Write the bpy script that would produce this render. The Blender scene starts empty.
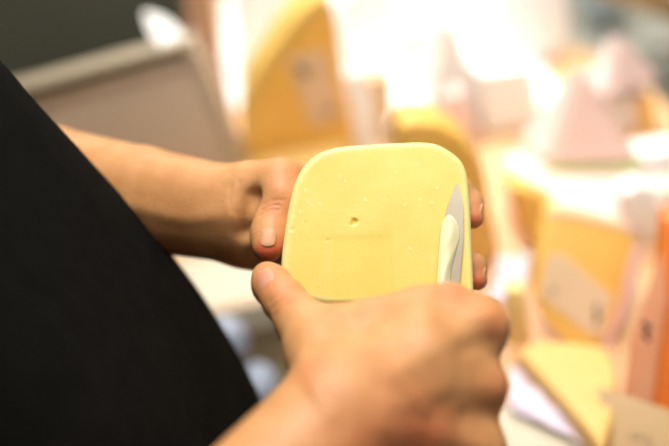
import bpy, bmesh, math, random
import numpy as np
from mathutils import Vector, Matrix

random.seed(4)
rng = np.random.default_rng(4)
S = bpy.context.scene
COL = S.collection
F = 50.0 / 36.0 * 669.0
PITCH, ROLL, EYE = math.radians(33), math.radians(11), np.array([0, 0, 1.55])
_f = np.array([0, math.cos(PITCH), -math.sin(PITCH)])
_r0, _u0 = np.array([1.0, 0, 0]), np.array([0, math.sin(PITCH), math.cos(PITCH)])
CX = math.cos(ROLL) * _r0 - math.sin(ROLL) * _u0
CY = math.cos(ROLL) * _u0 + math.sin(ROLL) * _r0
CF = _f

# ------------------------------------------------------------------ placing
def ray(px, py): return CX * (px - 334.5) / F - CY * (py - 223) / F + CF
def P(px, py, d): return EYE + ray(px, py) * d
def G(px, py, z):
    d = ray(px, py); return EYE + d * (z - EYE[2]) / d[2]
def V(px, py, y):
    d = ray(px, py); return EYE + d * y / d[1]
def PL(px, py, c, n):
    d = ray(px, py); return EYE + d * (np.dot(c - EYE, n) / np.dot(d, n))
def unit(v): v = np.asarray(v, float); return v / (np.linalg.norm(v) + 1e-12)

# ------------------------------------------------------------------ objects
def link(o, parent=None):
    COL.objects.link(o)
    if parent is not None: o.parent = parent
    return o
def tag(o, label=None, cat=None, group=None, kind=None):
    if label: o['label'] = label
    if cat: o['category'] = cat
    if group: o['group'] = group
    if kind: o['kind'] = kind
    return o
def empty(name, loc=(0, 0, 0)):
    o = bpy.data.objects.new(name, None); o.empty_display_size = .02
    o.location = loc; return link(o)
def mesh_obj(name, verts, faces, mat, parent=None, smooth=True):
    me = bpy.data.meshes.new(name)
    me.from_pydata([tuple(map(float, v)) for v in verts], [], [tuple(map(int, f)) for f in faces])
    me.update()
    if smooth: me.polygons.foreach_set('use_smooth', [True] * len(me.polygons))
    if mat: me.materials.append(mat)
    o = bpy.data.objects.new(name, me)
    link(o)
    if parent is not None:
        o.parent = parent
        o.matrix_parent_inverse = Matrix.Translation(-Vector(parent.location))
    return o
def bm_obj(name, bm, mat, parent=None, smooth=False, angle=None):
    me = bpy.data.meshes.new(name)
    bmesh.ops.recalc_face_normals(bm, faces=bm.faces)
    bm.to_mesh(me); bm.free()
    if smooth: me.polygons.foreach_set('use_smooth', [True] * len(me.polygons))
    if angle is not None:
        me.polygons.foreach_set('use_smooth', [True] * len(me.polygons))
        me.set_sharp_from_angle(angle=math.radians(angle))
    if mat: me.materials.append(mat)
    o = bpy.data.objects.new(name, me); link(o)
    if parent is not None:
        o.parent = parent
        o.matrix_parent_inverse = Matrix.Translation(-Vector(parent.location))
    return o
def bm_prism(bm, pts, ext, bevel=0.0, seg=2):
    """a closed solid: polygon pts pushed along ext"""
    ext = Vector(ext)
    a = [bm.verts.new(Vector(p)) for p in pts]
    b = [bm.verts.new(Vector(p) + ext) for p in pts]
    n = len(pts)
    fs = [bm.faces.new(a), bm.faces.new(list(reversed(b)))]
    for i in range(n): fs.append(bm.faces.new((a[i], b[i], b[(i + 1) % n], a[(i + 1) % n])))
    bmesh.ops.recalc_face_normals(bm, faces=fs)
    if bevel:
        es = list({e for f in fs for e in f.edges})
        bmesh.ops.bevel(bm, geom=es, offset=bevel, segments=seg, profile=.6, affect='EDGES', clamp_overlap=True)
def prism(name, pts, ext, mat, parent=None, bevel=0.0, seg=2, angle=40):
    bm = bmesh.new(); bm_prism(bm, pts, ext, bevel, seg)
    return bm_obj(name, bm, mat, parent, angle=angle)
def box(name, lo, hi, mat, parent=None, bevel=.002):
    x0, y0, z0 = lo; x1, y1, z1 = hi
    return prism(name, [(x0, y0, z0), (x1, y0, z0), (x1, y1, z0), (x0, y1, z0)], (0, 0, z1 - z0), mat, parent, bevel)
def lathe(name, prof, c, mat, parent=None, n=48, wob=0.0, seed=0):
    c = np.asarray(c, float); vs, fs = [], []
    m = len(prof)
    for i in range(n):
        a = 2 * math.pi * i / n
        w = 1 + wob * math.sin(3 * a + seed) + wob * .6 * math.sin(5 * a + 2 * seed)
        for r, z in prof: vs.append(c + np.array([r * w * math.cos(a), r * w * math.sin(a), z]))
    for i in range(n):
        for j in range(m - 1):
            fs.append((i * m + j, ((i + 1) % n) * m + j, ((i + 1) % n) * m + j + 1, i * m + j + 1))
    bm = bmesh.new()
    bv = [bm.verts.new(Vector(v)) for v in vs]
    for f in fs: bm.faces.new([bv[k] for k in f])
    bmesh.ops.remove_doubles(bm, verts=bm.verts, dist=1e-6)
    return bm_obj(name, bm, mat, parent, angle=50)
def spline(pts, n=8, closed=True):
    pts = [np.asarray(p, float) for p in pts]; out = []; m = len(pts)
    for i in range(m if closed else m - 1):
        if closed: p0, p1, p2, p3 = pts[i - 1], pts[i], pts[(i + 1) % m], pts[(i + 2) % m]
        else: p0, p1, p2, p3 = pts[max(i - 1, 0)], pts[i], pts[i + 1], pts[min(i + 2, m - 1)]
        for k in range(n):
            t = k / n
            out.append(.5 * (2 * p1 + (p2 - p0) * t + (2 * p0 - 5 * p1 + 4 * p2 - p3) * t * t + (3 * p1 - p0 - 3 * p2 + p3) * t ** 3))
    if not closed: out.append(pts[-1])
    return out
def tube(name, pts, r, mat, parent=None, n=8):
    pts = [np.asarray(p, float) for p in pts]; vs, fs = [], []
    for i, p in enumerate(pts):
        t = unit(pts[min(i + 1, len(pts) - 1)] - pts[max(i - 1, 0)])
        a = unit(np.cross(t, [.31, .2, .93])); b = np.cross(t, a)
        for k in range(n): vs.append(p + r * (math.cos(2 * math.pi * k / n) * a + math.sin(2 * math.pi * k / n) * b))
    for i in range(len(pts) - 1):
        for k in range(n): fs.append((i * n + k, i * n + (k + 1) % n, (i + 1) * n + (k + 1) % n, (i + 1) * n + k))
    fs.append(tuple(range(n))[::-1]); fs.append(tuple((len(pts) - 1) * n + k for k in range(n)))
    return mesh_obj(name, vs, fs, mat, parent)

# ------------------------------------------------------------------ materials
def mat(name, col, rough=.6, col2=None, scale=20., metal=0., sss=0., bump=0., bscale=200., trans=0., spec=.5, sssr=(1, .4, .2), sscale=.004, alpha=1., detail=4., coat=0.):
    m = bpy.data.materials.new(name); m.use_nodes = True
    nt = m.node_tree; b = nt.nodes['Principled BSDF']
    b.inputs['Roughness'].default_value = rough
    b.inputs['Metallic'].default_value = metal
    b.inputs['Specular IOR Level'].default_value = spec
    b.inputs['Transmission Weight'].default_value = trans
    b.inputs['Alpha'].default_value = alpha
    b.inputs['Coat Weight'].default_value = coat
    if sss:
        b.inputs['Subsurface Weight'].default_value = sss
        b.inputs['Subsurface Radius'].default_value = sssr
        b.inputs['Subsurface Scale'].default_value = sscale
    tc = nt.nodes.new('ShaderNodeTexCoord')
    n = nt.nodes.new('ShaderNodeTexNoise'); n.inputs['Scale'].default_value = scale; n.inputs['Detail'].default_value = detail
    nt.links.new(tc.outputs['Object'], n.inputs['Vector'])
    cr = nt.nodes.new('ShaderNodeValToRGB')
    c2 = col2 or tuple(c * .88 for c in col)
    cr.color_ramp.elements[0].position = .3; cr.color_ramp.elements[0].color = (*c2, 1)
    cr.color_ramp.elements[1].position = .7; cr.color_ramp.elements[1].color = (*col, 1)
    nt.links.new(n.outputs['Fac'], cr.inputs['Fac'])
    nt.links.new(cr.outputs['Color'], b.inputs['Base Color'])
    if bump:
        n2 = nt.nodes.new('ShaderNodeTexNoise'); n2.inputs['Scale'].default_value = bscale; n2.inputs['Detail'].default_value = 3
        nt.links.new(tc.outputs['Object'], n2.inputs['Vector'])
        bp = nt.nodes.new('ShaderNodeBump'); bp.inputs['Strength'].default_value = bump; bp.inputs['Distance'].default_value = .001
        nt.links.new(n2.outputs['Fac'], bp.inputs['Height'])
        nt.links.new(bp.outputs['Normal'], b.inputs['Normal'])
    return m
def mix_attr(m, attr, col, amount=1.0):
    """mix a pigment or painted shade colour into the base colour where the point attribute says so"""
    nt = m.node_tree; b = nt.nodes['Principled BSDF']
    src = b.inputs['Base Color'].links[0].from_socket
    at = nt.nodes.new('ShaderNodeAttribute'); at.attribute_name = attr
    mu = nt.nodes.new('ShaderNodeMath'); mu.operation = 'MULTIPLY'; mu.inputs[1].default_value = amount; mu.use_clamp = True
    nt.links.new(at.outputs['Fac'], mu.inputs[0])
    mx = nt.nodes.new('ShaderNodeMix'); mx.data_type = 'RGBA'
    nt.links.new(mu.outputs[0], mx.inputs['Factor'])
    nt.links.new(src, mx.inputs['A']); mx.inputs['B'].default_value = (*col, 1)
    nt.links.new(mx.outputs['Result'], b.inputs['Base Color'])

M = {}
M['skin'] = mat('skin', (.645, .335, .145), .5, (.55, .26, .10), 55, sss=.25, bump=.28, bscale=650, sscale=.004, spec=.4)
mix_attr(M['skin'], 'red', (.62, .13, .06), .95)
M['nail'] = mat('nail', (.62, .34, .19), .55, (.58, .29, .15), 60, sss=.2)
M['nail_pink'] = mat('nail_pink', (.70, .34, .23), .35, (.66, .30, .19), 60, sss=.2)
M['hair'] = mat('hair', (.03, .02, .015), .5)
M['shirt'] = mat('black_cloth', (.007, .007, .0065), .95, (.005, .005, .0045), 60, bump=.35, bscale=900, spec=.04)
M['trousers'] = mat('dark_cloth', (.02, .022, .03), .9, bump=.3, bscale=700)
M['shoe'] = mat('shoe_leather', (.02, .018, .016), .4)
M['slab'] = mat('slab_cheese', (.83, .70, .205), .42, (.79, .64, .16), 45, sss=.35, bump=.12, bscale=420, sssr=(1, .7, .25), sscale=.006, spec=.45)
mix_attr(M['slab'], 'fleck', (.92, .87, .62))
mix_attr(M['slab'], 'rind', (.86, .76, .36), .8)
mix_attr(M['slab'], 'pit', (.74, .46, .04))  # amber paints in the shade and translucency inside the pits
mix_attr(M['slab'], 'scrape', (.80, .645, .13), .4)
M['slab_side'] = mat('slab_side', (.80, .58, .12), .5, sss=.3)
M['shave'] = mat('pale_shaving', (.90, .85, .60), .5, (.86, .79, .46), 60, sss=.1, sscale=.002)
M['steel'] = mat('steel', (.54, .475, .37), .42, (.45, .395, .30), 45, metal=.6)
M['handle'] = mat('black_handle', (.03, .03, .03), .4)
M['gold'] = mat('amber_cheese', (.83, .51, .12), .5, (.78, .44, .085), 14, sss=.2, sssr=(1, .6, .2), sscale=.01)
M['rind'] = mat('yellow_rind', (.74, .50, .14), .42, (.68, .44, .10), 12)
M['yellow'] = mat('yellow_cheese', (.75, .50, .17), .5, (.70, .43, .12), 14, sss=.2, sssr=(1, .6, .2), sscale=.01)
M['pale'] = mat('pale_cheese', (.88, .72, .34), .5, (.86, .66, .26), 14, sss=.2, sscale=.01)
M['white'] = mat('white_cheese', (.86, .85, .83), .55, (.82, .81, .80), 16, bump=.15, bscale=120)
M['pinkw'] = mat('pinkish_rind', (.80, .60, .55), .6, (.75, .53, .48), 14, bump=.15, bscale=120)
M['paper'] = mat('paper', (.72, .53, .34), .7, (.68, .48, .29), 24)
M['card'] = mat('card', (.60, .41, .22), .65, (.55, .37, .19), 18)
M['ink'] = mat('ink', (.10, .075, .05), .7)
M['film'] = mat('lilac_film', (.80, .74, .84), .18, (.74, .64, .78), 24, bump=.5, bscale=70, coat=.5)
M['pinkfilm'] = mat('pink_film', (.84, .56, .50), .3, (.80, .46, .38), 30, bump=.3, bscale=70)
M['bag'] = mat('bluish_bag', (.36, .41, .52), .4, (.27, .31, .42), 26, bump=.4, bscale=60)
M['orange'] = mat('orange_cheese', (.80, .24, .035), .4, (.70, .17, .022), 12, sss=.2, sscale=.01)
M['orangepink'] = mat('orange_wrap', (.76, .36, .20), .35, (.70, .28, .14), 20, bump=.3, bscale=70)
M['top'] = mat('counter_top', (.70, .43, .23), .5, (.63, .36, .17), 6)
M['panel'] = mat('counter_panel', (.46, .38, .25), .6, (.42, .34, .22), 5)
M['cream'] = mat('cream_paper', (.60, .54, .42), .6, (.56, .50, .38), 10)
M['scale'] = mat('taupe_plastic', (.52, .425, .335), .5, (.49, .40, .31), 8)
M['scale_rim'] = mat('beige_rim', (.55, .46, .34), .45)
M['plate'] = mat('brushed_metal', (.50, .42, .30), .35, (.46, .38, .27), 40, metal=.3)
M['dark'] = mat('dark_gap', (.02, .018, .015), .7)
M['wall'] = mat('wall_dark', (.16, .16, .115), .7, (.115, .118, .088), 1.6)
M['floor'] = mat('floor_dark', (.20, .20, .16), .6, (.16, .16, .125), 4)
M['beam'] = mat('brown_beam', (.52, .36, .18), .5, (.44, .29, .13), 9)
M['post'] = mat('rosy_post', (.52, .32, .22), .6, (.48, .29, .19), 6)
M['leaf'] = mat('green_leaf', (.42, .50, .14), .5, (.32, .42, .10), 40)
M['jar'] = mat('grey_jar', (.50, .53, .50), .25, (.42, .46, .44), 20)
M['green_wrap'] = mat('pale_green_wrap', (.66, .76, .66), .5, (.58, .70, .58), 14)
M['grey'] = mat('grey_paint', (.40, .39, .33), .6, (.35, .34, .29), 5)
M['greyblue'] = mat('greyblue_cloth', (.42, .47, .49), .7)

# ------------------------------------------------------------------ distance-field modelling
class Field:
    def __init__(s, lo, hi, h):
        s.h = h; s.lo = np.asarray(lo, float)
        n = np.ceil((np.asarray(hi) - s.lo) / h).astype(int) + 1
        s.n = n; s.D = np.full(n, .05, np.float32)
    def sub(s, lo, hi, pad):
        a = np.clip(np.floor((np.asarray(lo) - pad - s.lo) / s.h).astype(int), 0, s.n)
        b = np.clip(np.ceil((np.asarray(hi) + pad - s.lo) / s.h).astype(int) + 1, 0, s.n)
        sl = tuple(slice(i, j) for i, j in zip(a, b))
        ax = [(s.lo[k] + s.h * np.arange(a[k], b[k])).astype(np.float32) for k in range(3)]
        return sl, np.meshgrid(*ax, indexing='ij', sparse=True)
def smin(a, b, k):
    if k <= 0: return np.minimum(a, b)
    h = np.maximum(k - np.abs(a - b), 0) / k
    return np.minimum(a, b) - h * h * k * .25
def cone(Fd, a, b, ra, rb, k):
    a, b = np.asarray(a, float), np.asarray(b, float); R = max(ra, rb)
    sl, (x, y, z) = Fd.sub(np.minimum(a, b) - R, np.maximum(a, b) + R, max(.03, k + .012))
    ba = b - a; L = float(ba @ ba) + 1e-12
    dx, dy, dz = x - a[0], y - a[1], z - a[2]
    t = np.clip((dx * ba[0] + dy * ba[1] + dz * ba[2]) / L, 0, 1)
    d = np.sqrt((dx - t * ba[0]) ** 2 + (dy - t * ba[1]) ** 2 + (dz - t * ba[2]) ** 2) - (ra + (rb - ra) * t)
    Fd.D[sl] = smin(Fd.D[sl], d.astype(np.float32), k)
def chain(Fd, pts, k, kin=.004):
    """pts: list of (point, radius); one limb, blended inside by kin and to the rest by k"""
    T = Field.__new__(Field); T.h, T.lo, T.n = Fd.h, Fd.lo, Fd.n
    P_ = np.array([p for p, _ in pts]); R = max(r for _, r in pts)
    sl, _ = Fd.sub(P_.min(0) - R, P_.max(0) + R, max(.03, k + .012))
    T.D = np.full(Fd.n, .05, np.float32)
    for (a, ra), (b, rb) in zip(pts[:-1], pts[1:]): cone(T, a, b, ra, rb, kin)
    Fd.D[sl] = smin(Fd.D[sl], T.D[sl], k)
def ball(Fd, c, r, k, ax=None):
    """ellipsoid: r = three radii along ax rows"""
    c = np.asarray(c, float); r = np.asarray(r if np.ndim(r) else (r, r, r), float); A = np.eye(3) if ax is None else np.asarray(ax)
    sl, (x, y, z) = Fd.sub(c - r.max(), c + r.max(), max(.03, k + .012))
    dx, dy, dz = x - c[0], y - c[1], z - c[2]
    q = [(A[i][0] * dx + A[i][1] * dy + A[i][2] * dz) for i in range(3)]
    k0 = np.sqrt(sum((q[i] / r[i]) ** 2 for i in range(3))); k1 = np.sqrt(sum((q[i] / r[i] ** 2) ** 2 for i in range(3))) + 1e-9
    d = k0 * (k0 - 1) / k1
    Fd.D[sl] = smin(Fd.D[sl], d.astype(np.float32), k)
def surface(Fd, smooth=2):
    D = Fd.D; D[0], D[-1] = .05, .05; D[:, 0], D[:, -1] = .05, .05; D[:, :, 0], D[:, :, -1] = .05, .05
    ins = D < 0
    nx, ny, nz = D.shape
    cnt = np.zeros((nx - 1, ny - 1, nz - 1), np.int8)
    for i in (0, 1):
        for j in (0, 1):
            for k in (0, 1): cnt += ins[i:nx - 1 + i, j:ny - 1 + j, k:nz - 1 + k]
    act = (cnt > 0) & (cnt < 8)
    I = np.argwhere(act)
    idx = np.full(act.shape, -1, np.int64); idx[tuple(I.T)] = np.arange(len(I))
    acc = np.zeros((len(I), 3)); num = np.zeros(len(I))
    corners = [np.array(c) for c in np.ndindex(2, 2, 2)]
    for a in corners:
        for ax in range(3):
            if a[ax]: continue
            b = a.copy(); b[ax] = 1
            da = D[tuple((I + a).T)].astype(float); db = D[tuple((I + b).T)].astype(float)
            m = (da < 0) != (db < 0)
            t = np.where(m, da / np.where(m, da - db, 1), 0)
            p = a + t[:, None] * (b - a)
            acc[m] += p[m]; num[m] += 1
    Vv = Fd.lo + Fd.h * (I + acc / num[:, None])
    Q = []
    for ax in range(3):
        u, v = (ax + 1) % 3, (ax + 2) % 3
        s0 = [slice(None)] * 3; s1 = [slice(None)] * 3
        s0[ax] = slice(0, -1); s1[ax] = slice(1, None)
        ch = ins[tuple(s0)] != ins[tuple(s1)]
        E_ = np.argwhere(ch)
        E_ = E_[(E_[:, u] > 0) & (E_[:, v] > 0) & (E_[:, u] < D.shape[u] - 1) & (E_[:, v] < D.shape[v] - 1)]
        fl = ins[tuple(E_.T)]
        def c(du, dv):
            e = E_.copy(); e[:, u] -= du; e[:, v] -= dv
            return idx[tuple(e.T)]
        q = np.stack([c(1, 1), c(0, 1), c(0, 0), c(1, 0)], 1)
        q[~fl] = q[~fl][:, ::-1]
        Q.append(q)
    Q = np.concatenate(Q)
    ed = np.concatenate([Q[:, [0, 1]], Q[:, [1, 2]], Q[:, [2, 3]], Q[:, [3, 0]]])
    for it in range(smooth):
        s = np.zeros_like(Vv); n = np.zeros(len(Vv))
        for a, b in ((0, 1), (1, 0)):
            for k in range(3): s[:, k] += np.bincount(ed[:, a], Vv[ed[:, b], k], len(Vv))
            n += np.bincount(ed[:, a], minlength=len(Vv))
        lam = .5 if it % 2 == 0 else -.4
        Vv = Vv + lam * (s / np.maximum(n, 1)[:, None] - Vv)
    return Vv, Q
def normals(Vv, Q):
    a = Vv[Q[:, 2]] - Vv[Q[:, 0]]; b = Vv[Q[:, 3]] - Vv[Q[:, 1]]; n = np.cross(a, b)
    N = np.zeros_like(Vv)
    for c in range(4):
        for k in range(3): N[:, k] += np.bincount(Q[:, c], n[:, k], len(Vv))
    return N / (np.linalg.norm(N, axis=1)[:, None] + 1e-12)
def seg_dist(Vv, pts):
    d = np.full(len(Vv), 1e9)
    for a, b in zip(pts[:-1], pts[1:]):
        ba = b - a; t = np.clip(((Vv - a) @ ba) / (ba @ ba + 1e-12), 0, 1)
        d = np.minimum(d, np.linalg.norm(Vv - a - t[:, None] * ba, axis=1))
    return d
def project(Vv, px, py):
    """nearest camera-facing vertex of a form along the line of sight: finds a surface point"""
    r = unit(ray(px, py)); w = Vv - EYE; t = w @ r
    d = np.linalg.norm(w - t[:, None] * r, axis=1)
    near = d < .0025
    if not near.any(): return Vv[np.argmin(d)]
    c = np.where(near)[0]; return Vv[c[np.argmin(t[c])]]
def crease(Vv, N, pix, amt, sig):
    """a raised (+) or sunk (-) line across the form through the given picture points"""
    pts = [project(Vv, *p) for p in pix]
    d = seg_dist(Vv, pts)
    return Vv + N * (amt * np.exp(-(d / sig) ** 2))[:, None]

# ------------------------------------------------------------------ the person
LW, LE = P(243, 217, .607), P(-20, 171, .71)
RW, RE_ = P(338, 420, .445), P(-88, 927, .33)
def perp(a, b, view): return unit(np.cross(unit(b - a), unit(view)))

SC = P(378, 222, .552)                               # the slab's front plane
SN = unit(-CF * 1.0 + CY * .16 + CX * .03)
def on_slab(px, py, lift): return PL(px, py, SC + SN * lift, SN)
HP = [(on_slab(449.5, 304, .0025), .0050), (P(449, 330, .5225), .0074), (P(446, 380, .5165), .0080), (P(444, 430, .5115), .0076), (P(442, 470, .507), .0084)]
# right arm and fist
h = .0013
fr = Field(np.array([-.25, .10, 1.10]), np.array([.12, .50, 1.34]), h)
vr = ray(338, 420); pr = perp(RW, RE_, vr)            # across the wrist, in the picture plane
def at(a, b, t): return a + (b - a) * t
for s, k in ((-1, .0), (1, .03)):
    chain(fr, [(RW + pr * s * .0095, .0205), (at(RW, RE_, .3) + pr * s * .011, .0255), (at(RW, RE_, .62) + pr * s * .012, .034), (RE_ + pr * s * .008, .036)], k)
def R_(px, py, d, r): return (P(px, py, d), r)
W0 = R_(338, 418, .4455, .021)
# metacarpals
chain(fr, [R_(345, 398, .450, .019), R_(420, 344, .468, .0155), R_(480, 328, .481, .0120)], .016)
chain(fr, [R_(345, 415, .448, .019), R_(430, 378, .462, .0145), R_(480, 387, .474, .0122)], .016)
chain(fr, [R_(345, 430, .447, .019), R_(425, 430, .460, .0145), R_(480, 447, .470, .0125)], .016)
chain(fr, [R_(345, 445, .448, .019), R_(410, 475, .460, .0150), R_(466, 503, .473, .0115)], .016)
# thumb: base, ball, web
chain(fr, [R_(340, 400, .454, .020), R_(318, 352, .482, .0165), R_(301, 322, .499, .0130), R_(284, 300, .512, .0113), R_(272, 285, .523, .0105), R_(267, 277, .530, .0088)], .012, .006)
chain(fr, [R_(330, 350, .484, .014), R_(372, 330, .489, .0165), R_(425, 316, .488, .0165), R_(450, 304, .488, .0108), R_(482, 325, .484, .0105)], .014)
ball(fr, P(452, 359, .473), .0120, .012)
ball(fr, P(445, 408, .468), .0120, .012)
ball(fr, P(466, 356, .482), .0115, .012)
ball(fr, P(464, 418, .476), .0115, .012)
ball(fr, P(338, 328, .494), .0105, .012)
# fingers curled away from the camera around the knife handle
f0 = fr.D.copy()
FING = [
    [R_(480, 328, .481, .0120), R_(480, 334, .523, .0102), R_(440, 340, .549, .0088), R_(412, 352, .530, .0078)],
    [R_(480, 387, .474, .0128), R_(483, 390, .520, .0108), R_(446, 393, .549, .0090), R_(416, 400, .528, .0080)],
    [R_(476, 447, .471, .0126), R_(480, 446, .515, .0102), R_(446, 446, .542, .0086), R_(416, 449, .522, .0076)],
    [R_(466, 503, .473, .0118), R_(474, 500, .510, .0090), R_(442, 497, .532, .0076), R_(415, 497, .515, .0068)],
]
for c in FING: chain(fr, c, .008, .004)
T = Field(np.array([-.25, .10, 1.10]), np.array([.12, .50, 1.34]), h)
chain(T, [(p, r_ + .0012) for p, r_ in HP], 0)
chain(T, [(on_slab(451, 292, .0025), .0105), (on_slab(450, 314, .0025), .0105)], .002)
fr.D = np.maximum(fr.D, -T.D)
VR, QR = surface(fr)
NR = normals(VR, QR)
fine = .0006 * np.sin(VR[:, 0] * 420 + 3 * np.sin(VR[:, 2] * 260)) * np.sin(VR[:, 1] * 380 + 2 * np.sin(VR[:, 0] * 300))
VR = VR + NR * (fine * .08)[:, None]
for pix, amt, sig in (
    ([(268, 309), (283, 296), (296, 292)], -.0007, .0011), ([(271, 314), (286, 300), (298, 297)], -.0007, .0011), ([(265, 303), (279, 291), (289, 286)], -.0005, .001),
    ([(400, 372), (440, 345), (484, 318)], .0009, .006), ([(390, 405), (440, 390), (485, 384)], .0008, .006), ([(385, 430), (440, 432), (480, 444)], .0008, .006),
    ([(468, 350), (498, 344)], -.0012, .0055), ([(470, 418), (498, 412)], -.0012, .0055),
    ([(300, 350), (312, 385), (330, 410)], .0012, .004), ([(330, 345), (380, 322), (430, 306)], .0008, .006),
    ([(455, 302), (470, 310), (490, 312)], .0008, .004), ([(360, 350), (400, 375), (430, 410)], .0007, .003)):
    VR = crease(VR, NR, pix, amt, sig)
redR = np.zeros(len(VR))
for px, py, sg, w in ((262, 277, .010, .55), (283, 292, .008, .35), (455, 290, .010, .45), (500, 326, .010, .35), (503, 388, .010, .35), (430, 440, .022, .55), (375, 446, .03, .35), (310, 360, .01, .3)):
    redR += w * np.exp(-(np.linalg.norm(VR - project(VR, px, py), axis=1) / sg) ** 2)

# left arm and hand
fl = Field(np.array([-.33, .42, 1.10]), np.array([.10, .74, 1.36]), h)
pl_ = perp(LW, LE, ray(243, 214))
if pl_ @ CY < 0: pl_ = -pl_
pl_ = unit(pl_ - CF * .55)                            # the thumb side of the wrist is turned towards us
for s, k in ((-1, .0), (1, .03)):
    chain(fl, [(LW + pl_ * s * .011, .0205), (at(LW, LE, .35) + pl_ * s * .0115, .0255), (at(LW, LE, .7) + pl_ * s * .011, .031), (LE + pl_ * s * .008, .034)], k)
# palm behind the slab
chain(fl, [R_(246, 194, .608, .017), R_(300, 186, .609, .0150), R_(352, 190, .606, .0125)], .014)
chain(fl, [R_(246, 214, .616, .018), R_(305, 212, .616, .0150), R_(358, 216, .608, .0122)], .014)
chain(fl, [R_(246, 230, .622, .018), R_(305, 240, .617, .0150), R_(355, 243, .606, .0118)], .014)
chain(fl, [R_(250, 241, .623, .016), R_(300, 258, .615, .0140), R_(345, 268, .606, .0110)], .014)
# thumb round the left edge
chain(fl, [R_(252, 185, .598, .0150), R_(281, 183, .588, .0152), R_(282, 198, .581, .0130), R_(273, 222, .576, .0118), R_(270, 236, .569, .0110), R_(268, 247, .562, .0092)], .008, .006)
LF = [
    [R_(352, 190, .606, .0122), R_(405, 172, .592, .0098), R_(440, 178, .586, .0086), R_(461, 188, .582, .0074)],
    [R_(358, 216, .608, .0122), R_(415, 200, .594, .0100), R_(452, 197, .589, .0090), R_(470, 203, .583, .0080), R_(473, 218, .577, .0068)],
    [R_(355, 243, .606, .0118), R_(415, 250, .594, .0096), R_(454, 258, .588, .0088), R_(474, 266, .582, .0076), R_(477, 280, .577, .0066)],
    [R_(345, 268, .606, .0110), R_(400, 283, .594, .0086), R_(432, 292, .588, .0076), R_(452, 301, .582, .0066)],
]
for c in LF: chain(fl, c, .005, .004)
VL, QL = surface(fl)
NL = normals(VL, QL)
fine = .0006 * np.sin(VL[:, 0] * 420 + 3 * np.sin(VL[:, 2] * 260)) * np.sin(VL[:, 1] * 380 + 2 * np.sin(VL[:, 0] * 300))
VL = VL + NL * (fine * .08)[:, None]
for pix, amt, sig in (
    ([(259, 207), (270, 203), (282, 202)], -.0006, .0010), ([(256, 213), (268, 207), (280, 206)], -.0007, .0010), ([(258, 203), (272, 198), (286, 197)], -.0005, .0010),
    ([(250, 198), (246, 214), (245, 236)], -.0055, .0062), ([(238, 178), (234, 195), (238, 216)], -.0007, .0016), ([(229, 184), (227, 198), (230, 214)], -.0005, .0016),
    ([(120, 205), (180, 222), (226, 215)], .0010, .006)):
    VL = crease(VL, NL, pix, amt, sig)
redL = np.zeros(len(VL))
for px, py, sg, w in ((266, 254, .0085, 1.4), (270, 206, .008, .3), (474, 222, .006, .9), (478, 284, .006, .9), (470, 200, .006, .2), (290, 175, .012, .3), (474, 264, .006, .4)):
    redL += w * np.exp(-(np.linalg.norm(VL - project(VL, px, py), axis=1) / sg) ** 2)

# trunk, head, upper arms, legs (mostly under clothes and outside the picture)
YC = .42                                              # the body's middle plane
edge = [V(px, py, .50) for px, py in ((-40, 62), (18, 127), (94, 205), (160, 278), (213, 348), (250, 412))]
RT = .115
mid = []
for i, e in enumerate(edge):
    t = unit(edge[min(i + 1, 5)] - edge[max(i - 1, 0)])
    n = unit(np.cross(t, [0, 1, 0])); n = n if n[0] < 0 else -n
    mid.append(e + n * RT)
mid = [np.array([mid[0][0] - .045, 0, 1.47])] + [np.array([m[0], 0, m[2]]) for m in mid]
mid += [np.array([mid[-1][0] - .012, 0, 1.02]), np.array([mid[-1][0] - .025, 0, .93])]
RS, LS = np.array([mid[0][0] - .02, YC - .175, 1.435]), np.array([mid[0][0] - .02, YC + .175, 1.435])
HX = mid[-1][0]
def trunk(Fd, off, half=.075, zlo=0, k=.03):
    z0 = [m for m in mid if m[2] > zlo]
    for a, b in zip(z0[:-1], z0[1:]):
        for s in (-1, 0, 1):
            o = np.array([0, YC + s * half, 0])
            ra = (.085 if a[2] > 1.46 else RT) + off; rb = RT + off
            cone(Fd, a + o, b + o, ra, rb, k)
fb = Field(np.array([-.62, .02, 0.0]), np.array([.02, .84, 1.86]), .0085)
trunk(fb, -.016)
HC = np.array([mid[0][0] + .035, YC, 1.665])         # head centre, leaning a little over the hands
cone(fb, mid[0] + [0, YC, .0], HC - [.02, 0, .10], .058, .052, .03)
ax = np.array([[math.cos(.5), 0, -math.sin(.5)], [0, 1, 0], [math.sin(.5), 0, math.cos(.5)]])
ball(fb, HC, (.092, .074, .112), .03, ax)
def hd(x, y, z): return HC + x * ax[0] + y * ax[1] + z * ax[2]
ball(fb, hd(.045, 0, -.065), (.045, .045, .045), .03, ax)
cone(fb, hd(.085, 0, .012), hd(.108, 0, -.028), .008, .013, .012)      # nose
for s in (-1, 1):
    ball(fb, hd(.0, s * .076, -.005), (.02, .009, .03), .006, ax)      # ears
    ball(fb, hd(.078, s * .030, .022), (.014, .014, .011), .004, ax)   # eyes
cone(fb, hd(.088, -.022, -.055), hd(.088, .022, -.055), .008, .008, .006)   # lips
cone(fb, RS, RE_, .050, .040, .02); cone(fb, LS, LE, .050, .038, .02)
ANK = {}
for s in (-1, 1):
    hip = np.array([HX, YC + s * .085, .90]); knee = np.array([HX + .015, YC + s * .10, .50]); ank = np.array([HX - .02, YC + s * .11, .09])
    ANK[s] = (hip, knee, ank)
    cone(fb, hip, knee, .078, .054, .03); cone(fb, knee, ank, .054, .038, .02)
    cone(fb, ank - [.02, 0, .05], ank + [.15, 0, -.055], .036, .030, .02)
VB, QB = surface(fb)
nV = len(VL), len(VR)
verts = np.concatenate([VL, VR, VB]); faces = np.concatenate([QL, QR + nV[0], QB + nV[0] + nV[1]])
me = bpy.data.meshes.new('person')
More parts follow.
